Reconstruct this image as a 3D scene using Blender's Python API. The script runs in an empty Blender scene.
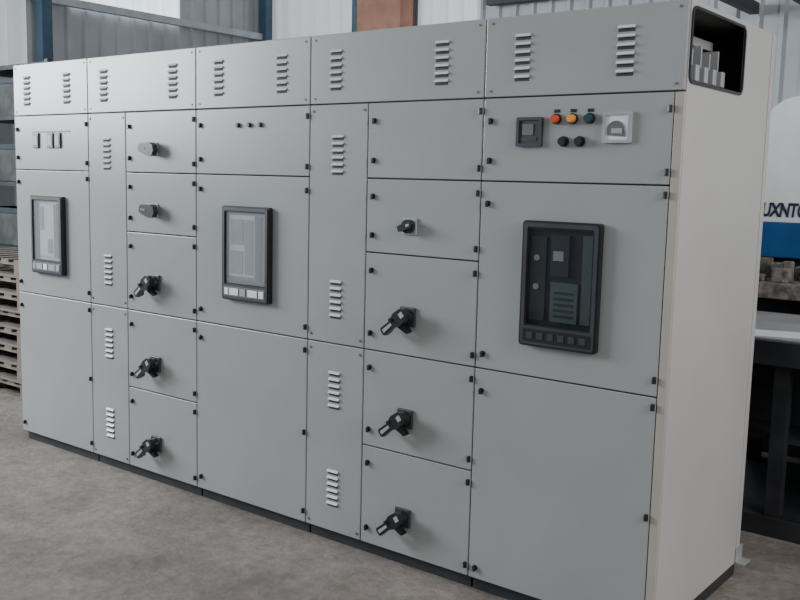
import bpy, bmesh, math, random
from mathutils import Vector, Matrix
random.seed(4)
C = bpy.context.scene.collection
FLOOR = -0.06; H = 2.3; D = 0.955
X = [0.0, .7753, 1.1238, 1.7118, 2.5093, 2.8575, 3.4550, 4.276]
ZT, ZA, Z1, ZM, Z2 = 1.990, 1.664, 1.339, .902, .461

# ---------------------------------------------------------------- materials
def new_mat(name):
    m = bpy.data.materials.new(name); m.use_nodes = True
    return m, m.node_tree, m.node_tree.nodes['Principled BSDF']
def mat(name, col, rough=.5, metal=0, var=0, scale=6, bump=0, bscale=40, col2=None, emit=0, coat=0, stretch=None):
    m, nt, b = new_mat(name)
    b.inputs['Roughness'].default_value = rough; b.inputs['Metallic'].default_value = metal
    b.inputs['Coat Weight'].default_value = coat
    b.inputs['Base Color'].default_value = (*col, 1)
    if emit:
        b.inputs['Emission Color'].default_value = (*col, 1); b.inputs['Emission Strength'].default_value = emit
    tc = nt.nodes.new('ShaderNodeTexCoord'); src = tc.outputs['Object']
    if stretch:
        mp = nt.nodes.new('ShaderNodeMapping'); mp.inputs['Scale'].default_value = stretch
        nt.links.new(src, mp.inputs['Vector']); src = mp.outputs['Vector']
    if var or col2:
        n = nt.nodes.new('ShaderNodeTexNoise'); n.inputs['Scale'].default_value = scale; n.inputs['Detail'].default_value = 6
        nt.links.new(src, n.inputs['Vector'])
        r = nt.nodes.new('ShaderNodeValToRGB'); r.color_ramp.elements[0].position = .35; r.color_ramp.elements[1].position = .65
        c2 = col2 or tuple(min(1, c*(1+var)) for c in col)
        c1 = col if col2 else tuple(c*(1-var) for c in col)
        r.color_ramp.elements[0].color = (*c1, 1); r.color_ramp.elements[1].color = (*c2, 1)
        nt.links.new(n.outputs['Fac'], r.inputs['Fac']); nt.links.new(r.outputs['Color'], b.inputs['Base Color'])
    if bump:
        n2 = nt.nodes.new('ShaderNodeTexNoise'); n2.inputs['Scale'].default_value = bscale; n2.inputs['Detail'].default_value = 4
        nt.links.new(src, n2.inputs['Vector'])
        bp = nt.nodes.new('ShaderNodeBump'); bp.inputs['Strength'].default_value = bump; bp.inputs['Distance'].default_value = .02
        nt.links.new(n2.outputs['Fac'], bp.inputs['Height']); nt.links.new(bp.outputs['Normal'], b.inputs['Normal'])
    return m
PAINT = mat('grey_powder_coat', (.335, .345, .332), .29, 0, .04, 2.5, .04, 3)
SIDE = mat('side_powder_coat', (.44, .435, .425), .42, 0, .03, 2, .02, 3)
BEIGE = mat('post_beige', (.41, .38, .33), .45, 0, .04)
CARC = mat('carcass_grey', (.09, .09, .085), .6, 0, .1)
SLOT = mat('louvre_shadow', (.03, .032, .034), .7, 0, .1)
LOUV = mat('louvre_lip', (.66, .67, .66), .35, 0, .05)
BLACK = mat('black_plastic', (.012, .013, .015), .35, 0, .2)
BLACK2 = mat('dark_plastic', (.035, .038, .042), .45, 0, .2)
DGREY = mat('device_grey', (.12, .125, .13), .5, 0, .15)
MGREY = mat('device_light_grey', (.35, .36, .37), .5, 0, .1)
WHITE = mat('device_white', (.82, .83, .83), .4, 0, .03)
GREENG = mat('device_green_grey', (.10, .12, .115), .5, 0, .1)
DARK3 = mat('device_black_grey', (.018, .02, .024), .5, 0, .2)
ALU = mat('tinned_busbar', (.45, .46, .47), .4, .2, .15)
RED = mat('red_lens', (.60, .07, .03), .25, 0, .1, emit=.05)
AMB = mat('amber_lens', (.75, .32, .04), .25, 0, .1, emit=.05)
GRN = mat('green_lens', (.015, .06, .06), .25, 0, .1)
PLIN = mat('plinth_dark', (.03, .03, .032), .6, 0, .2)
def glass_mat(name, fac, rough=.05, tint=(.8, .85, .88), milky=0):
    m, nt, b = new_mat(name)
    out = nt.nodes['Material Output']
    tr = nt.nodes.new('ShaderNodeBsdfTransparent'); gl = nt.nodes.new('ShaderNodeBsdfGlossy'); mx = nt.nodes.new('ShaderNodeMixShader')
    tr.inputs['Color'].default_value = (*tint, 1); gl.inputs['Roughness'].default_value = rough
    lw = nt.nodes.new('ShaderNodeLayerWeight'); lw.inputs['Blend'].default_value = .25
    ml = nt.nodes.new('ShaderNodeMath'); ml.operation = 'MULTIPLY_ADD'; ml.inputs[1].default_value = .6; ml.inputs[2].default_value = fac
    df = nt.nodes.new('ShaderNodeBsdfDiffuse'); df.inputs['Color'].default_value = (.75, .78, .8, 1)
    m2 = nt.nodes.new('ShaderNodeMixShader'); m2.inputs[0].default_value = milky
    nt.links.new(lw.outputs['Fresnel'], ml.inputs[0]); nt.links.new(ml.outputs[0], mx.inputs[0])
    nt.links.new(tr.outputs[0], m2.inputs[1]); nt.links.new(df.outputs[0], m2.inputs[2])
    nt.links.new(m2.outputs[0], mx.inputs[1]); nt.links.new(gl.outputs[0], mx.inputs[2]); nt.links.new(mx.outputs[0], out.inputs['Surface'])
    nt.nodes.remove(b)
    return m
GLASS = glass_mat('clear_cover', .02, .05, (.85, .9, .92))
GLASS_L = glass_mat('glare_cover', .06, .12, (.97, .98, 1), .25)  # white diffuse share stands in for pale reflections on the glass

def floor_mat():
    m, nt, b = new_mat('dusty_concrete')
    N = nt.nodes.new; L = nt.links.new
    tc = N('ShaderNodeTexCoord')
    n1 = N('ShaderNodeTexNoise'); n1.inputs['Scale'].default_value = 1.1; n1.inputs['Detail'].default_value = 9; n1.inputs['Roughness'].default_value = .68; n1.inputs['Distortion'].default_value = .4
    n2 = N('ShaderNodeTexNoise'); n2.inputs['Scale'].default_value = 16; n2.inputs['Detail'].default_value = 8; n2.inputs['Roughness'].default_value = .7
    for n in (n1, n2): L(tc.outputs['Object'], n.inputs['Vector'])
    r1 = N('ShaderNodeValToRGB'); r1.color_ramp.elements[0].position = .36; r1.color_ramp.elements[1].position = .64
    r1.color_ramp.elements[0].color = (.19, .158, .136, 1); r1.color_ramp.elements[1].color = (.34, .296, .263, 1)
    r2 = N('ShaderNodeValToRGB'); r2.color_ramp.elements[0].position = .35; r2.color_ramp.elements[1].position = .65
    r2.color_ramp.elements[0].color = (.66, .66, .66, 1); r2.color_ramp.elements[1].color = (1, 1, 1, 1)
    mx = N('ShaderNodeMixRGB'); mx.blend_type = 'MULTIPLY'; mx.inputs[0].default_value = 1
    L(n1.outputs['Fac'], r1.inputs[0]); L(n2.outputs['Fac'], r2.inputs[0]); L(r1.outputs[0], mx.inputs[1]); L(r2.outputs[0], mx.inputs[2])
    L(mx.outputs[0], b.inputs['Base Color']); b.inputs['Roughness'].default_value = .7
    bp = N('ShaderNodeBump'); bp.inputs['Strength'].default_value = .6; bp.inputs['Distance'].default_value = .02
    L(n2.outputs['Fac'], bp.inputs['Height']); L(bp.outputs[0], b.inputs['Normal'])
    return m
CONC = floor_mat()
SHEET = mat('corrugated_sheet', (.46, .485, .50), .5, 0, .12, 1.5)
TRANS = mat('translucent_sheet', (.80, .88, .92), .5, 0, .05, emit=1.5)
GLOW_DULL = mat('glowing_sheet_dull', (.62, .66, .68), .5, 0, .05, emit=.5)  # dull glow, for translucent sheet and for brightening plain wall sheet
BLUEST = mat('blue_steel', (.05, .11, .16), .5, 0, .15)
BROWN = mat('brown_steel', (.42, .20, .13), .6, 0, .25, 3)
GIRT = mat('pale_girt', (.50, .54, .57), .5, 0, .1)
DARKB = mat('dark_beam', (.035, .035, .04), .6, 0, .2)
WOOD = mat('pallet_wood', (.11, .09, .075), .8, 0, col2=(.20, .165, .135), scale=5, stretch=(1, 6, 6))
RACK = mat('rack_steel', (.05, .06, .065), .5, .2, .2)
BOXM = mat('dark_card', (.07, .075, .07), .8, 0, .3)
MWHITE = mat('machine_white', (.74, .76, .76), .35, 0, .04)
MBLUE = mat('machine_blue', (.015, .085, .25), .35, 0, .1)
NAVY = mat('letter_navy', (.01, .015, .05), .5, 0, .1)
BEDM = mat('machine_bed', (.09, .085, .08), .8, 0, col2=(.26, .23, .2), scale=22, bump=.6, bscale=30)
BENCH = mat('bench_steel', (.03, .032, .036), .5, .3, .25)
METS = mat('sheet_metal', (.34, .35, .35), .45, .1, .15, 4)
PAPER = mat('paper', (.78, .78, .77), .7, 0, .05)
STONE = mat('gravel', (.36, .33, .30), .8, 0, .2)

# ---------------------------------------------------------------- helpers
ORG = {}
class MB:
    def __init__(s): s.bm = bmesh.new()
    def box(s, x0, x1, y0, y1, z0, z1, mi=0, bev=0, M=None):
        t = bmesh.new()
        bmesh.ops.create_cube(t, size=1)
        bmesh.ops.scale(t, vec=(x1-x0, y1-y0, z1-z0), verts=t.verts)
        if bev: bmesh.ops.bevel(t, geom=list(t.edges), offset=bev, segments=2, affect='EDGES', profile=.5)
        bmesh.ops.translate(t, vec=((x0+x1)/2, (y0+y1)/2, (z0+z1)/2), verts=t.verts)
        if M: bmesh.ops.transform(t, matrix=M, verts=t.verts)
        return s._merge(t, mi)
    def _merge(s, t, mi, smooth=False):
        for f in t.faces: f.material_index = mi; f.smooth = smooth
        me = bpy.data.meshes.new('tmp'); t.to_mesh(me); t.free(); s.bm.from_mesh(me); bpy.data.meshes.remove(me)
        return s
    def quad(s, pts, mi=0):
        t = bmesh.new(); t.faces.new([t.verts.new(p) for p in pts]); return s._merge(t, mi)
    def cyl(s, p, axis, r, l, mi=0, seg=20, r2=None, M=None, bev=0):
        """from point p along axis"""
        t = bmesh.new()
        bmesh.ops.create_cone(t, cap_ends=True, segments=seg, radius1=r, radius2=r if r2 is None else r2, depth=l)
        bmesh.ops.translate(t, vec=(0, 0, l/2), verts=t.verts)
        R = Vector((0, 0, 1)).rotation_difference(Vector(axis).normalized()).to_matrix().to_4x4()
        bmesh.ops.transform(t, matrix=Matrix.Translation(p) @ R, verts=t.verts)
        if M: bmesh.ops.transform(t, matrix=M, verts=t.verts)
        return s._merge(t, mi)
    def prism(s, pts, axis, a, b, mi=0, M=None):
        """polygon pts extruded along axis ('x','y','z') from a to b"""
        t = bmesh.new()
        def P(u, v, w):
            return {'x': (w, u, v), 'y': (u, w, v), 'z': (u, v, w)}[axis]
        va = [t.verts.new(P(u, v, a)) for u, v in pts]; vb = [t.verts.new(P(u, v, b)) for u, v in pts]
        t.faces.new(va); t.faces.new(vb)
        n = len(pts)
        for i in range(n): t.faces.new((va[i], va[(i+1) % n], vb[(i+1) % n], vb[i]))
        bmesh.ops.recalc_face_normals(t, faces=t.faces)
        if M: bmesh.ops.transform(t, matrix=M, verts=t.verts)
        return s._merge(t, mi)
    def ring(s, outer, inner, axis, a, b, mi=0):
        """outer & inner loops with equal vertex counts"""
        t = bmesh.new()
        def P(u, v, w): return {'x': (w, u, v), 'y': (u, w, v), 'z': (u, v, w)}[axis]
        O = [[t.verts.new(P(u, v, w)) for u, v in outer] for w in (a, b)]
        I = [[t.verts.new(P(u, v, w)) for u, v in inner] for w in (a, b)]
        n = len(outer)
        for i in range(n):
            j = (i+1) % n
            t.faces.new((O[0][i], O[0][j], I[0][j], I[0][i])); t.faces.new((O[1][i], O[1][j], I[1][j], I[1][i]))
            t.faces.new((O[0][i], O[0][j], O[1][j], O[1][i])); t.faces.new((I[0][i], I[0][j], I[1][j], I[1][i]))
        bmesh.ops.recalc_face_normals(t, faces=t.faces)
        return s._merge(t, mi)
    def mesh(s, name, mats):
        me = bpy.data.meshes.new(name); s.bm.to_mesh(me); s.bm.free()
        for m in (mats if isinstance(mats, (list, tuple)) else [mats]): me.materials.append(m)
        return me
    def build(s, name, mats, parent=None, origin=None):
        vs = [v.co for v in s.bm.verts]
        if origin is None:
            origin = Vector([(min(v[i] for v in vs)+max(v[i] for v in vs))/2 for i in range(3)])
            if parent is None: origin.z = min(v.z for v in vs)
        origin = Vector(origin)
        bmesh.ops.translate(s.bm, vec=-origin, verts=s.bm.verts)
        return place(s.mesh(name, mats), name, origin, parent)
def place(me, name, origin, parent=None):
    o = bpy.data.objects.new(name, me); C.objects.link(o)
    origin = Vector(origin); ORG[o.name] = origin
    if parent: o.parent = parent; o.location = origin - ORG[parent.name]
    else: o.location = origin
    return o
def empty(name, loc, label, cat, group=None):
    o = place(None, name, loc); o['label'] = label; o['category'] = cat
    if group: o['group'] = group
    o.empty_display_size = .1
    return o
def tag(o, label, cat, group=None):
    o['label'] = label; o['category'] = cat
    if group: o['group'] = group
    return o
def rrect(u0, u1, v0, v1, r, n=5):
    pts = []
    for cx, cy, a0 in ((u1-r, v1-r, 0), (u0+r, v1-r, 90), (u0+r, v0+r, 180), (u1-r, v0+r, 270)):
        for i in range(n+1):
            a = math.radians(a0+90*i/n); pts.append((cx+r*math.cos(a), cy+r*math.sin(a)))
    return pts

# ---------------------------------------------------------------- small shared meshes (origin on the door face, y=0, pointing to -y)
m = MB()                                       # quarter turn latch
m.cyl((0, 0, 0), (0, -1, 0), .012, .006, 0, 16); m.box(-.006, .006, -.014, -.004, -.014, .010, 0, .002)
LATCH = m.mesh('latch', BLACK)
m = MB(); m.box(-.008, .006, -.012, .004, -.013, .013, 0, .003); m.cyl((-.001, -.010, -.012), (0, 0, 1), .004, .024, 0, 10)
HINGE = m.mesh('hinge', BLACK)
m = MB()                                       # louvre group .062 x .18
for i in range(6):
    z = .0775 - i*.031
    m.box(-.032, .032, -.0015, .001, z-.013, z+.004, 1)
    m.prism([(-.0015, z+.010), (-.011, z+.000), (-.009, z-.002), (0, z+.004)], 'x', -.033, .033, 0)
LOUVRE = m.mesh('louvre_vent', [LOUV, SLOT])
m = MB()                                       # big rotary handle, lever towards lower left
m.box(-.042, .042, -.012, 0, -.042, .042, 1, .004)
m.cyl((0, -.010, 0), (0, -1, 0), .034, .022, 0, 24, .030)
m.cyl((0, -.032, 0), (0, -1, 0), .026, .024, 0, 20)
R = Matrix.Rotation(-math.radians(40), 4, 'Y')
m.prism([(-.112, -.012), (-.104, -.020), (-.05, -.017), (-.01, -.032), (.030, -.028), (.050, -.012), (.050, .012), (.030, .028), (-.01, .032), (-.05, .017), (-.104, .020), (-.112, .012)], 'y', -.076, -.052, 0, M=R)
m.prism([(-.100, -.008), (-.045, -.006), (-.045, .006), (-.100, .008)], 'y', -.079, -.076, 2, M=R)
m.box(.014, .034, -.080, -.076, -.012, .012, 2, 0, M=R)
m.box(-.108, -.086, -.054, -.030, -.014, .014, 0, .003, M=R)
m.cyl((-.035, -.076, .016), (0, -1, 0), .008, .010, 0, 12, M=R)
m.prism([(-.03, -.045), (.02, -.070), (.034, -.060), (.0, -.030)], 'y', -.040, -.014, 0)
BIGH = m.mesh('rotary_handle', [BLACK, BLACK2, MGREY])
m = MB()                                       # small rotary knob
m.box(-.036, .036, -.010, 0, -.036, .036, 1, .004)
m.cyl((0, -.010, 0), (0, -1, 0), .030, .020, 0, 24)
R2 = Matrix.Rotation(-math.radians(20), 4, 'Y')
m.prism([(-.034, -.012), (.030, -.016), (.040, 0), (.030, .016), (-.034, .012)], 'y', -.052, -.028, 0, M=R2)
m.box(.012, .030, -.053, -.051, -.005, .005, 2, 0, M=R2)
KNOB = m.mesh('rotary_knob', [BLACK, MGREY, MGREY])
m = MB()                                       # horizontal lever for the small feeder doors
m.box(-.060, .030, -.008, 0, -.036, .036, 1, .004)
m.cyl((0, -.008, 0), (0, -1, 0), .034, .020, 0, 20)
R3 = Matrix.Rotation(math.radians(8), 4, 'Y')
m.prism([(-.065, -.014), (-.05, -.024), (.02, -.036), (.050, -.028), (.062, 0), (.050, .028), (.02, .036), (-.05, .024), (-.065, .014)], 'y', -.058, -.026, 0, M=R3)
m.box(-.050, -.01, -.060, -.058, -.005, .006, 2, 0, M=R3)
LEVER = m.mesh('rotary_handle', [BLACK, MGREY, DGREY])

# ---------------------------------------------------------------- cabinets
G = 'cabinet sections of the grey switchboard row'
def cabinet(i0, i1, label):
    c = empty('switchgear_cabinet', ((X[i0]+X[i1])/2, D/2, FLOOR), label, 'electrical cabinet', G)
    x0, x1 = X[i0]+.001, X[i1]-.001
    m = MB()
    if i1 < 7:
        m.box(x0, x1, .018, D, 0, H-.004, 0)
    else:
        m.box(x0, x1-.004, .018, D, 0, ZT, 0)
        m.box(x0, x1-.004, .018, D, H-.012, H-.004, 0); m.box(x0, x0+.01, .018, D, ZT, H-.012, 0)
        m.box(x0, x1-.004, .018, .022, ZT, H-.012, 0); m.box(x0, x1-.004, D-.01, D, ZT, H-.012, 0)
    m.build('body', CARC, c)
    m = MB(); m.box(x0+.005, x1-.005, .035, .10, FLOOR, 0); m.box(x0+.005, x1-.005, D-.10, D-.03, FLOOR, 0)
    m.box(x0+.005, x0+.06, .10, D-.10, FLOOR, 0); m.box(x1-.06, x1-.005, .10, D-.10, FLOOR, 0)
    m.build('plinth', PLIN, c)
    return c
def door(c, x0, x1, z0, z1, name='door', lat=(), hin=(), latx=None, hinx=None, g=.0028):
    m = MB(); m.box(x0+g, x1-g, 0, .017, z0+g, z1-g, 0, .003)
    d = m.build(name, PAINT, c)
    for z in lat: place(LATCH, 'latch', (latx if latx is not None else x0+.036, 0, z), d)
    for z in hin: place(HINGE, 'hinge', (hinx if hinx is not None else x1-.012, 0, z), d)
    return d
def top(c, x0, x1, vx):
    d = door(c, x0, x1, ZT, H, 'top_cover')
    for v in vx: place(LOUVRE, 'louvre_vent', (v, 0, 2.14), d)
    for sx in (x0+.03, x1-.03):
        for z in (ZT+.025, H-.025):
            mm = MB(); mm.cyl((sx, 0, z), (0, -1, 0), .005, .003, 0, 10); mm.build('screw', DGREY, d)
    return d
def breaker(d, x0, x1, z0, z1, style):
    m = MB()
    m.ring(rrect(x0, x1, z0, z1, .014), rrect(x0+.028, x1-.028, z0+.085, z1-.030, .008), 'y', -.026, 0, 0)
    m.ring(rrect(x0+.008, x1-.008, z0+.008, z1-.008, .010), rrect(x0+.022, x1-.022, z0+.079, z1-.024, .008), 'y', -.031, -.026, 1)
    m.build('breaker_frame', [BLACK, BLACK2], d)
    a, b, lo, hi = x0+.028, x1-.028, z0+.085, z1-.030
    m = MB(); w = b-a; h = hi-lo
    m.box(a, b, -.004, 0, lo, hi, 0)
    if style == 'dark':
        m.box(a+.02*w, a+.26*w, -.012, -.004, lo+.05*h, hi-.08*h, 1)
        m.box(a+.34*w, a+.62*w, -.016, -.004, lo+.52*h, hi-.06*h, 1)
        m.box(a+.38*w, a+.54*w, -.018, -.016, lo+.68*h, lo+.78*h, 2)
        m.box(a+.36*w, a+.78*w, -.018, -.004, lo+.05*h, lo+.46*h, 3)
        for k in range(5): m.box(a+.42*w, a+.72*w, -.020, -.018, lo+(.10+.06*k)*h, lo+(.125+.06*k)*h, 1)
        m.box(a+.82*w, a+.97*w, -.012, -.004, lo+.05*h, lo+.95*h, 3)
        m.cyl((a+.12*w, -.012, lo+.7*h), (0, -1, 0), .012, .006, 2, 14)
        m.cyl((a+.12*w, -.012, lo+.4*h), (0, -1, 0), .012, .006, 2, 14)
    elif style == 'mid':
        m.box(a+.05*w, a+.70*w, -.014, -.004, lo+.10*h, hi-.04*h, 3)
        m.box(a+.10*w, a+.42*w, -.018, -.014, lo+.55*h, hi-.10*h, 2)
        m.box(a+.46*w, a+.66*w, -.018, -.014, lo+.14*h, lo+.9*h, 2)
        m.box(a+.10*w, a+.40*w, -.018, -.014, lo+.14*h, lo+.46*h, 2)
        m.box(a+.78*w, a+.84*w, -.010, -.004, lo+.05*h, lo+.95*h, 1)
        m.box(a+.02*w, a+.98*w, -.016, -.004, lo+.01*h, lo+.06*h, 1)
    else:
        m.box(a+.18*w, a+.72*w, -.014, -.004, lo+.06*h, hi-.06*h, 3)
        m.box(a+.22*w, a+.34*w, -.018, -.014, lo+.50*h, hi-.10*h, 2)
        m.box(a+.50*w, a+.66*w, -.018, -.014, lo+.12*h, lo+.36*h, 2)
        m.box(a+.02*w, a+.12*w, -.012, -.004, lo+.04*h, lo+.96*h, 1)
        m.box(a+.80*w, a+.88*w, -.012, -.004, lo+.04*h, lo+.96*h, 1)
    m.build('breaker_face', {'dark': [DARK3, BLACK2, MGREY, GREENG], 'mid': [MGREY, DGREY, MGREY, WHITE], 'pale': [WHITE, DGREY, MGREY, WHITE]}[style], d)
    m = MB(); m.quad([(a, -.023, lo), (b, -.023, lo), (b, -.023, hi), (a, -.023, hi)])
    m.build('clear_cover', GLASS if style == 'dark' else GLASS_L, d)
    m = MB(); zc = z0+.045
    m.box(a-.008, b+.008, -.033, -.026, zc-.026, zc+.024, 0, .001)
    if style == 'dark':
        for k in range(6):
            xx = a+w*(.09+.165*k); m.box(xx-.013, xx+.013, -.036, -.033, zc-.014, zc+.012, 1, .001)
    else:
        for k, (u, v) in enumerate(((0, .10), (.13, .36), (.40, .54), (.60, .84), (.88, 1))):
            m.box(a+u*w, a+v*w, -.036, -.033, zc-.018, zc+.016, 1 if k != 2 else 2, .001)
    m.build('control_strip', {'dark': [BLACK, BLACK2, DGREY], 'mid': [DGREY, WHITE, MGREY], 'pale': [DGREY, MGREY, WHITE]}[style], d)

# section 1
c1 = cabinet(0, 1, 'far left end cabinet of the row, three small meters above a pale breaker window')
top(c1, X[0], X[1], (.15, .57))
d = door(c1, X[0], X[1], ZA, ZT, lat=(1.91, 1.74), hin=(1.93, 1.71))
for k, xx in enumerate((.245, .40, .475)):
    m = MB(); m.box(xx-.030, xx+.030, -.010, 0, 1.795, 1.885, 0, .003); m.box(xx-.020, xx+.020, -.012, -.010, 1.812, 1.870, 1)
    m.build('panel_meter', [BLACK, MGREY], d)
m = MB(); m.box(.20, .60, -.003, 0, 1.888, 1.896, 0); m.build('label_strip', DGREY, d)
d = door(c1, X[0], X[1], ZM, ZA, lat=(1.59, .97), hin=(1.62, .96)); breaker(d, .200, .535, 1.040, 1.512, 'pale')
door(c1, X[0], X[1], 0, ZM, lat=(.82, .06), hin=(.86, .45, .06))
# section 2
def strip(c, x0, x1):
    xm = (x0+x1)/2
    d = door(c, x0, x1, ZM, ZT, 'narrow_door')
    for z in (1.765, 1.11): place(LOUVRE, 'louvre_vent', (xm, 0, z), d)
    d2 = door(c, x0, x1, 0, ZM, 'narrow_door')
    for z in (.685, .215): place(LOUVRE, 'louvre_vent', (xm, 0, z), d2)
    for dd, zz in ((d, (1.96, .935)), (d2, (.87, .03))):
        for z in zz:
            for sx in (x0+.022, x1-.022):
                m = MB(); m.cyl((sx, 0, z), (0, -1, 0), .006, .004, 0, 10); m.build('screw', DGREY, dd)
def feeders(c, x0, x1, hx, kinds):
    zs = [ZT, ZA, Z1, ZM, Z2, 0]; hz = [1.79, 1.464, 1.075, .625, .175]
    for k in range(5):
        zt, zb = zs[k], zs[k+1]
        d = door(c, x0, x1, zb, zt, lat=(zt-.078, zb+.078), hin=(zt-.05, zb+.05))
        if kinds[k]:
            me, nm = {'L': (LEVER, 'rotary_handle'), 'K': (KNOB, 'rotary_knob'), 'H': (BIGH, 'rotary_handle')}[kinds[k]]
            place(me, nm, (hx, 0, hz[k]), d)
c2 = cabinet(1, 3, 'second cabinet from the left, narrow louvred strip beside five small doors each with a handle')
top(c2, X[1], X[3], (.93, 1.53)); strip(c2, X[1], X[2]); feeders(c2, X[2], X[3], 1.375, 'LLHHH')
# section 3
c3 = cabinet(3, 4, 'middle cabinet with three tiny indicator dots and a breaker window with a pale strip')
top(c3, X[3], X[4], (1.885, 2.325))
d = door(c3, X[3], X[4], ZA, ZT, lat=(1.91, 1.74), hin=(1.94, 1.71))
for xx in (2.03, 2.11, 2.185):
    m = MB(); m.cyl((xx, 0, 1.905), (0, -1, 0), .012, .012, 0, 16); m.cyl((xx, -.012, 1.905), (0, -1, 0), .008, .004, 1, 14)
    m.build('indicator_lamp', [BLACK, DGREY], d)
d = door(c3, X[3], X[4], ZM, ZA, lat=(1.59, .97), hin=(1.60, .96)); breaker(d, 1.938, 2.272, 1.043, 1.512, 'mid')
door(c3, X[3], X[4], 0, ZM, lat=(.82, .07), hin=(.85, .45, .06))
# section 4
c4 = cabinet(4, 6, 'fourth cabinet, louvred strip beside five doors with a blank top door and one round knob')
top(c4, X[4], X[6], (2.665, 3.245)); strip(c4, X[4], X[5]); feeders(c4, X[5], X[6], 3.105, ['', 'K', 'H', 'H', 'H'])
# section 5
c5 = cabinet(6, 7, 'right end cabinet with coloured lamps, two square meters, dark breaker window and open side port')
XR = X[7]; XD = XR-.034
top(c5, X[6], XR, (3.625, 4.050))
d = door(c5, X[6], XD, ZA, ZT, lat=(1.90, 1.745), hin=(1.93, 1.71), hinx=XD-.012)
for xx, zz, st in ((3.672, 1.855, 0), (4.035, 1.868, 1)):
    m = MB()
    m.ring(rrect(xx-.056, xx+.056, zz-.056, zz+.056, .006), rrect(xx-.044, xx+.044, zz-.044, zz+.044, .004), 'y', -.014, 0, 0)
    m.box(xx-.045, xx+.045, -.008, 0, zz-.045, zz+.045, 1)
    if st:
        m.prism([(xx-.036, zz-.028)]+[(xx-.004+.034*math.cos(math.radians(q)), zz-.010+.034*math.sin(math.radians(q))) for q in range(180, -1, -20)]+[(xx+.034, zz-.034)], 'y', -.011, -.008, 2)
        m.box(xx-.020, xx+.022, -.013, -.011, zz-.022, zz-.004, 3)  # pale bar painted as a reflection on the dial
    else:
        m.box(xx-.030, xx+.018, -.011, -.008, zz-.012, zz+.030, 2); m.box(xx-.034, xx+.034, -.010, -.008, zz-.034, zz-.020, 0)
    o = m.build('panel_meter', [MGREY if st else BLACK2, WHITE if st else BLACK2, DGREY, MGREY], d)
    o['label'] = 'pale square dial meter' if st else 'dark square meter'
for xx, mt, lb in ((3.785, RED, 'red indicator lamp'), (3.854, AMB, 'amber indicator lamp'), (3.924, GRN, 'dark green indicator lamp')):
    m = MB(); m.cyl((xx, 0, 1.902), (0, -1, 0), .020, .010, 1, 24); m.cyl((xx, -.010, 1.902), (0, -1, 0), .016, .022, 0, 20, .013)
    m.box(xx-.012, xx+.012, -.002, 0, 1.926, 1.938, 1)
    o = m.build('indicator_lamp', [mt, BLACK], d); o['label'] = lb
for xx in (3.820, 3.888):
    m = MB(); m.cyl((xx, 0, 1.818), (0, -1, 0), .020, .010, 0, 24); m.cyl((xx, -.010, 1.818), (0, -1, 0), .015, .016, 0, 20); m.build('push_button', BLACK, d)
d = door(c5, X[6], XD, ZM, ZA, lat=(1.575, .965), hin=(1.63, .965), hinx=XD-.012); breaker(d, 3.672, 4.002, 1.030, 1.518, 'dark')
door(c5, X[6], XD, 0, ZM, lat=(.81, .05), hin=(.865, .45, .06), hinx=XD-.012)
m = MB(); m.box(XD+.001, XR, .001, .017, 0, ZT-.003, 0, .002); m.build('corner_post', BEIGE, c5)
# side panel with port
m = MB()
hy0, hy1, hz0, hz1 = .026, .575, 2.022, 2.278
inner = rrect(hy0, hy1, hz0, hz1, .03, 5)
outer = []
oc = [(D, H), (.0175, H), (.0175, 1.98), (D, 1.98)]
for k in range(4):
    for i in range(6): outer.append((oc[k][0]+1e-5*i*(-1 if k in (0, 3) else 1), oc[k][1]))
m.ring(outer, inner, 'x', XR-.004, XR, 0)
m.box(XR-.004, XR, .0175, D, 0, 1.98, 0)
sp = m.build('side_panel', SIDE, c5)
m = MB(); m.ring(rrect(hy0-.004, hy1+.004, hz0-.004, hz1+.004, .034), rrect(hy0+.006, hy1-.006, hz0+.006, hz1-.006, .025), 'x', XR, XR+.006, 0)
m.build('port_gasket', BLACK, sp)
m = MB(); m.box(XR, XR+.003, D-.045, D-.001, 0.0, H-.002, 0, .001); m.build('rear_flange', SIDE, sp)
for k in range(6):
    y = .10+k*.09
    m = MB(); m.box(XR-.22, XR-.09, y-.006, y+.006, 2.0, 2.17+.02*(k % 2), 0); m.box(XR-.105, XR-.065, y-.018, y+.018, 2.05, 2.11, 0, .004)
    m.build('busbar', ALU, c5)
m = MB(); m.box(XR-.18, XR-.14, .06, .62, 2.20, 2.235, 0, .003); m.build('busbar_support', MGREY, c5)
m = MB(); m.box(XR+.001, XR+.045, D-.05, D+.03, -.0, .006, 0); m.box(XR+.001, XR+.007, D-.05, D+.03, 0, .07, 0, .001); m.build('foot_bracket', METS, c5)

# ---------------------------------------------------------------- setting
def struct(o): o['kind'] = 'structure'; return o
m = MB(); m.box(-4.3, 9, -8, 6.3, FLOOR-.1, FLOOR); struct(m.build('floor', CONC))
def corrugated(name, p0, p1, z0, z1, mt, nrm, pitch=.22, dep=.035):
    p0 = Vector(p0); p1 = Vector(p1); L = (p1-p0).length; dr = (p1-p0)/L; nv = Vector(nrm)
    bm = bmesh.new(); prof = []; s = 0
    while s < L-.001:
        for ds, h in ((0, 0), (.62, 0), (.72, 1), (.90, 1), (1.0, 0)):
            if s+ds*pitch <= L: prof.append((s+ds*pitch, h*dep))
        s += pitch
    prev = None
    for s_, h in prof:
        q = p0+dr*s_+nv*h
        a, b = bm.verts.new((q.x, q.y, z0)), bm.verts.new((q.x, q.y, z1))
        if prev: bm.faces.new((prev[0], a, b, prev[1]))
        prev = (a, b)
    bmesh.ops.remove_doubles(bm, verts=bm.verts, dist=1e-5)
    mb = MB(); mb.bm.free(); mb.bm = bm
    return struct(mb.build(name, mt))
corrugated('wall_left', (-4, -.5, 0), (-4, 6, 0), FLOOR, 5.2, SHEET, (1, 0, 0))
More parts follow.
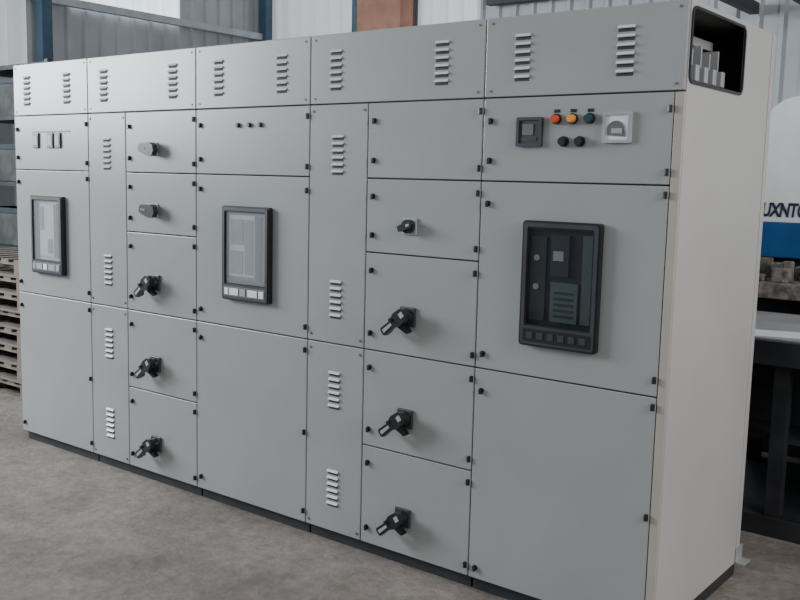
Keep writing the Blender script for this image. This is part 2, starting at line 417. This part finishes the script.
corrugated('wall_back', (-4, 6, 0), (9, 6, 0), FLOOR, 5.2, SHEET, (0, -1, 0))
corrugated('window_1', (-3.955, 2.95, 0), (-3.955, 4.6, 0), 3.45, 5.1, TRANS, (1, 0, 0))
corrugated('window_2', (-3.9, 5.955, 0), (-2.35, 5.955, 0), 2.9, 5.1, GLOW_DULL, (0, -1, 0))
corrugated('glow_sheet_back', (-1.4, 5.955, 0), (-.4, 5.955, 0), 2.9, 5.1, GLOW_DULL, (0, -1, 0))  # glowing sheet over plain light grey corrugated wall
corrugated('glow_sheet_left', (-3.955, 1.4, 0), (-3.955, 2.45, 0), 2.7, 5.1, GLOW_DULL, (1, 0, 0))  # glow added to brighten the corrugated wall at the far left
m = MB(); m.box(-3.92, -3.84, -.4, 5.9, 3.44, 3.52); struct(m.build('trim_1', GIRT))
m = MB(); m.box(-3.84, -3.72, 2.50, 2.62, FLOOR, 5.2); struct(m.build('trim_2', BLUEST))
m = MB(); m.box(-3.90, -3.78, 5.78, 5.90, FLOOR, 5.2); struct(m.build('trim_3', BLUEST))
m = MB(); m.box(-2.30, -2.18, 5.80, 5.90, FLOOR, 5.2); struct(m.build('trim_4', BLUEST))
m = MB(); m.box(-2.10, -1.43, 5.66, 5.90, FLOOR, 5.2, 0, .01); struct(m.build('trim_5', BROWN))
for k, (xb, zb) in enumerate(((3.2, 3.22), (2.55, 3.30))):
    m = MB(); m.box(xb-.04, xb+.04, 1.2, 5.9, zb-.05, zb+.05); struct(m.build('trim_%d' % (6+k), DARKB))
m = MB(); m.box(-.35, 8.5, 5.80, 5.90, 3.58, 3.70); struct(m.build('trim_8', DARKB))

# pallets
def pallet():
    x0, x1, y0 = -2.02, -.87, .55
    r = empty('wooden_pallet', ((x0+x1)/2, y0+.4, FLOOR), '', 'pallet', 'stacked wooden pallets at the left wall')
    for k in range(7):
        m = MB(); xa = x0+k*.175; m.box(xa, xa+.10, y0, y0+.8, FLOOR+.112, FLOOR+.132); m.build('deck_board', WOOD, r)
    for y in (y0, y0+.35, y0+.70):
        m = MB(); m.box(x0, x1, y, y+.1, FLOOR, FLOOR+.018)
        for xa in (x0, x0+.52, x1-.1): m.box(xa, xa+.1, y, y+.1, FLOOR+.018, FLOOR+.094)
        m.box(x0, x1, y, y+.1, FLOOR+.094, FLOOR+.111)
        m.build('runner', WOOD, r)
    return r
pal = pallet()
labs = ['bottom wooden pallet resting on the floor', 'second wooden pallet up from the floor', 'third wooden pallet up from the floor', 'fourth wooden pallet up from the floor', 'fourth wooden pallet down from the top', 'third wooden pallet down from the top', 'second wooden pallet down from the top', 'topmost wooden pallet of the stack']
for k in range(8):
    if k == 0: r = pal
    else:
        r = pal.copy(); C.objects.link(r); r.location = pal.location+Vector((random.uniform(-.02, .02), random.uniform(-.02, .02), k*.1325))
        for ch in pal.children:
            q = ch.copy(); C.objects.link(q); q.parent = r
    r['label'] = labs[k]+', left of the cabinets'
# rack
rk = empty('storage_rack', (-2.7, 1.8, FLOOR), 'dark steel storage rack behind the pallets at the left edge', 'rack')
for x in (-3.35, -2.05):
    for y in (1.52, 2.08):
        m = MB(); m.box(x-.025, x+.025, y-.025, y+.025, FLOOR, 2.62); m.build('post', RACK, rk)
ZSH = (.25, .95, 1.55, 2.15)
for z in ZSH + (2.60,):
    m = MB(); m.box(-3.38, -2.02, 1.50, 2.10, z-.04, z); m.build('shelf', RACK, rk)
lb = ['lowest', 'second', 'third', 'topmost']
for z, l in zip(ZSH, lb):
    m = MB(); h = random.uniform(.28, .36); m.box(-3.28, -2.10, 1.56, 2.04, z+.001, z+h, 0, .01); m.box(-3.29, -2.09, 1.55, 2.05, z+h-.05, z+h, 1, .004)
    r = empty('storage_box', (-2.69, 1.8, z+.001), 'dark storage box on the %s shelf of the rack at the left edge' % l, 'box', 'storage boxes on the rack')
    m.build('box', [BOXM, RACK], r)

# machine at the right
mc = empty('punching_machine', (4.6, 3.6, FLOOR), 'white and blue workshop machine with dark lettering behind the right end cabinet', 'machine')
XM = 3.60
pts = [(XM, 1.45), (XM, 2.00)]
for i in range(9):
    a = math.radians(180-90*i/8); pts.append((XM+.22+.22*math.cos(a), 1.99+.24*math.sin(a)))
pts += [(6.4, 2.23), (6.4, 1.45)]
m = MB(); m.prism(pts, 'y', 3.0, 4.4, 0); m.build('housing', MWHITE, mc)
m = MB(); m.box(XM-.01, 6.4, 2.99, 4.4, 1.225, 1.448, 0, .006); m.build('blue_band', MBLUE, mc)
m = MB(); m.box(XM, 6.3, 3.05, 4.3, FLOOR, 1.223, 0, .01); m.build('base', BENCH, mc)
m = MB(); m.box(3.45, 6.3, 2.62, 3.04, 1.00, 1.10, 0, .01)
for k in range(90):
    x = random.uniform(3.5, 6.2); y = random.uniform(2.66, 2.98); r_ = random.uniform(.02, .05)
    m.box(x-r_, x+r_, y-r_, y+r_, 1.10, 1.10+random.uniform(.03, .13), 0, .008)
m.build('brush_bed', BEDM, mc)
cu = bpy.data.curves.new('lettering', 'FONT'); cu.body = 'SUXNTO'; cu.size = .122; cu.extrude = .002; cu.offset = .003; cu.shear = .15; cu.space_character = .95
to = bpy.data.objects.new('tmp_text', cu); C.objects.link(to)
bpy.context.view_layer.update()
me = bpy.data.meshes.new_from_object(to.evaluated_get(bpy.context.evaluated_depsgraph_get())); bpy.data.objects.remove(to)
me.transform(Matrix.Rotation(math.pi/2, 4, 'X') @ Matrix.Diagonal((.66, 1, 1, 1))); me.materials.clear(); me.materials.append(NAVY)
place(me, 'lettering', (3.602, 2.996, 1.485), mc)

# work bench in front of the machine
ZB = .93
bn = empty('workbench', (4.8, 2.0, FLOOR), 'dark steel workbench standing behind the right end cabinet', 'workbench')
m = MB(); m.box(3.75, 5.9, 1.45, 2.58, ZB-.12, ZB, 0, .004); m.build('worktop', BENCH, bn)
for x in (3.85, 4.25, 5.0, 5.8):
    for y in (1.55, 2.50):
        m = MB(); m.box(x-.035, x+.035, y-.035, y+.035, FLOOR+.10, ZB-.12); m.build('leg', BENCH, bn)
m = MB(); m.box(3.75, 5.9, 1.50, 2.58, FLOOR, FLOOR+.10, 0, .005); m.build('base_frame', BENCH, bn)
m = MB(); m.box(3.80, 5.85, 1.60, 2.5, .40, .43); m.build('shelf', BENCH, bn)
m = MB(); m.box(3.9, 5.8, 1.85, 2.45, .43, ZB-.12, 0, .01); m.build('dark_fill', BENCH, bn)  # dark body added to fill the darkness under the worktop
m = MB(); m.box(3.80, 5.75, 1.50, 2.50, ZB, ZB+.006); tag(m.build('metal_sheet', METS), 'thin grey metal sheet lying flat on the dark workbench', 'metal sheet')
m = MB(); m.box(-.15, .15, -.105, .105, 0, .002); o = m.build('paper_sheet', PAPER, None, (0, 0, 0)); o.location = (4.20, 1.66, ZB+.007); o.rotation_euler.z = .3
tag(o, 'white sheet of paper lying on the metal sheet of the bench', 'paper')
for k, (x, y) in enumerate(((-.80, .10), (-.62, -.10), (-.38, -.22))):
    bm = bmesh.new(); bmesh.ops.create_icosphere(bm, subdivisions=2, radius=.018+.005*k)
    for v in bm.verts: v.co *= 1+random.uniform(-.18, .18); v.co.z *= .6
    mb = MB(); mb.bm.free(); mb.bm = bm
    o = mb.build('stone', STONE, None); o.location = (x, y, FLOOR-.002)
    tag(o, ('small pale stone on the floor nearest the pallets', 'small pale stone, middle one of three on the floor at left', 'largest pale stone on the floor beside the left end cabinet')[k], 'stone', 'stones on the floor at left')

# ---------------------------------------------------------------- light
w = bpy.data.worlds.new('world'); bpy.context.scene.world = w; w.use_nodes = True
bg = w.node_tree.nodes['Background']; bg.inputs[0].default_value = (.86, .91, 1.0, 1); bg.inputs[1].default_value = .42
def area(name, loc, target, sx, sy, power, col):
    l = bpy.data.lights.new(name, 'AREA'); l.shape = 'RECTANGLE'; l.size = sx; l.size_y = sy; l.energy = power; l.color = col
    o = bpy.data.objects.new(name, l); C.objects.link(o); o.location = loc
    o.rotation_euler = (Vector(target)-Vector(loc)).to_track_quat('-Z', 'Y').to_euler()
area('daylight_doorway', (-4.3, -3.0, 3.4), (.7, 0, 1.8), 3.4, 2.4, 760, (.86, .94, 1))
area('daylight_right', (9.5, -1.0, 3.6), (4.2, .5, 1.1), 3, 3, 255, (1, .97, .93))

# ---------------------------------------------------------------- camera
yaw, pit, rol = -.6602, .1276, .0241
F = Vector((math.sin(yaw)*math.cos(pit), math.cos(yaw)*math.cos(pit), -math.sin(pit)))
R0 = Vector((math.cos(yaw), -math.sin(yaw), 0)); U0 = R0.cross(F)
Rr = R0*math.cos(rol)+U0*math.sin(rol); Ur = U0*math.cos(rol)-R0*math.sin(rol)
cam = bpy.data.cameras.new('camera'); cam.sensor_width = 36; cam.lens = 947.7*36/800; cam.clip_end = 100
co = bpy.data.objects.new('camera', cam); C.objects.link(co)
Mx = Matrix((Rr, Ur, -F)).transposed().to_4x4(); Mx.translation = Vector((5.5591, -3.2231, 1.6663))
co.matrix_world = Mx
bpy.context.scene.camera = co
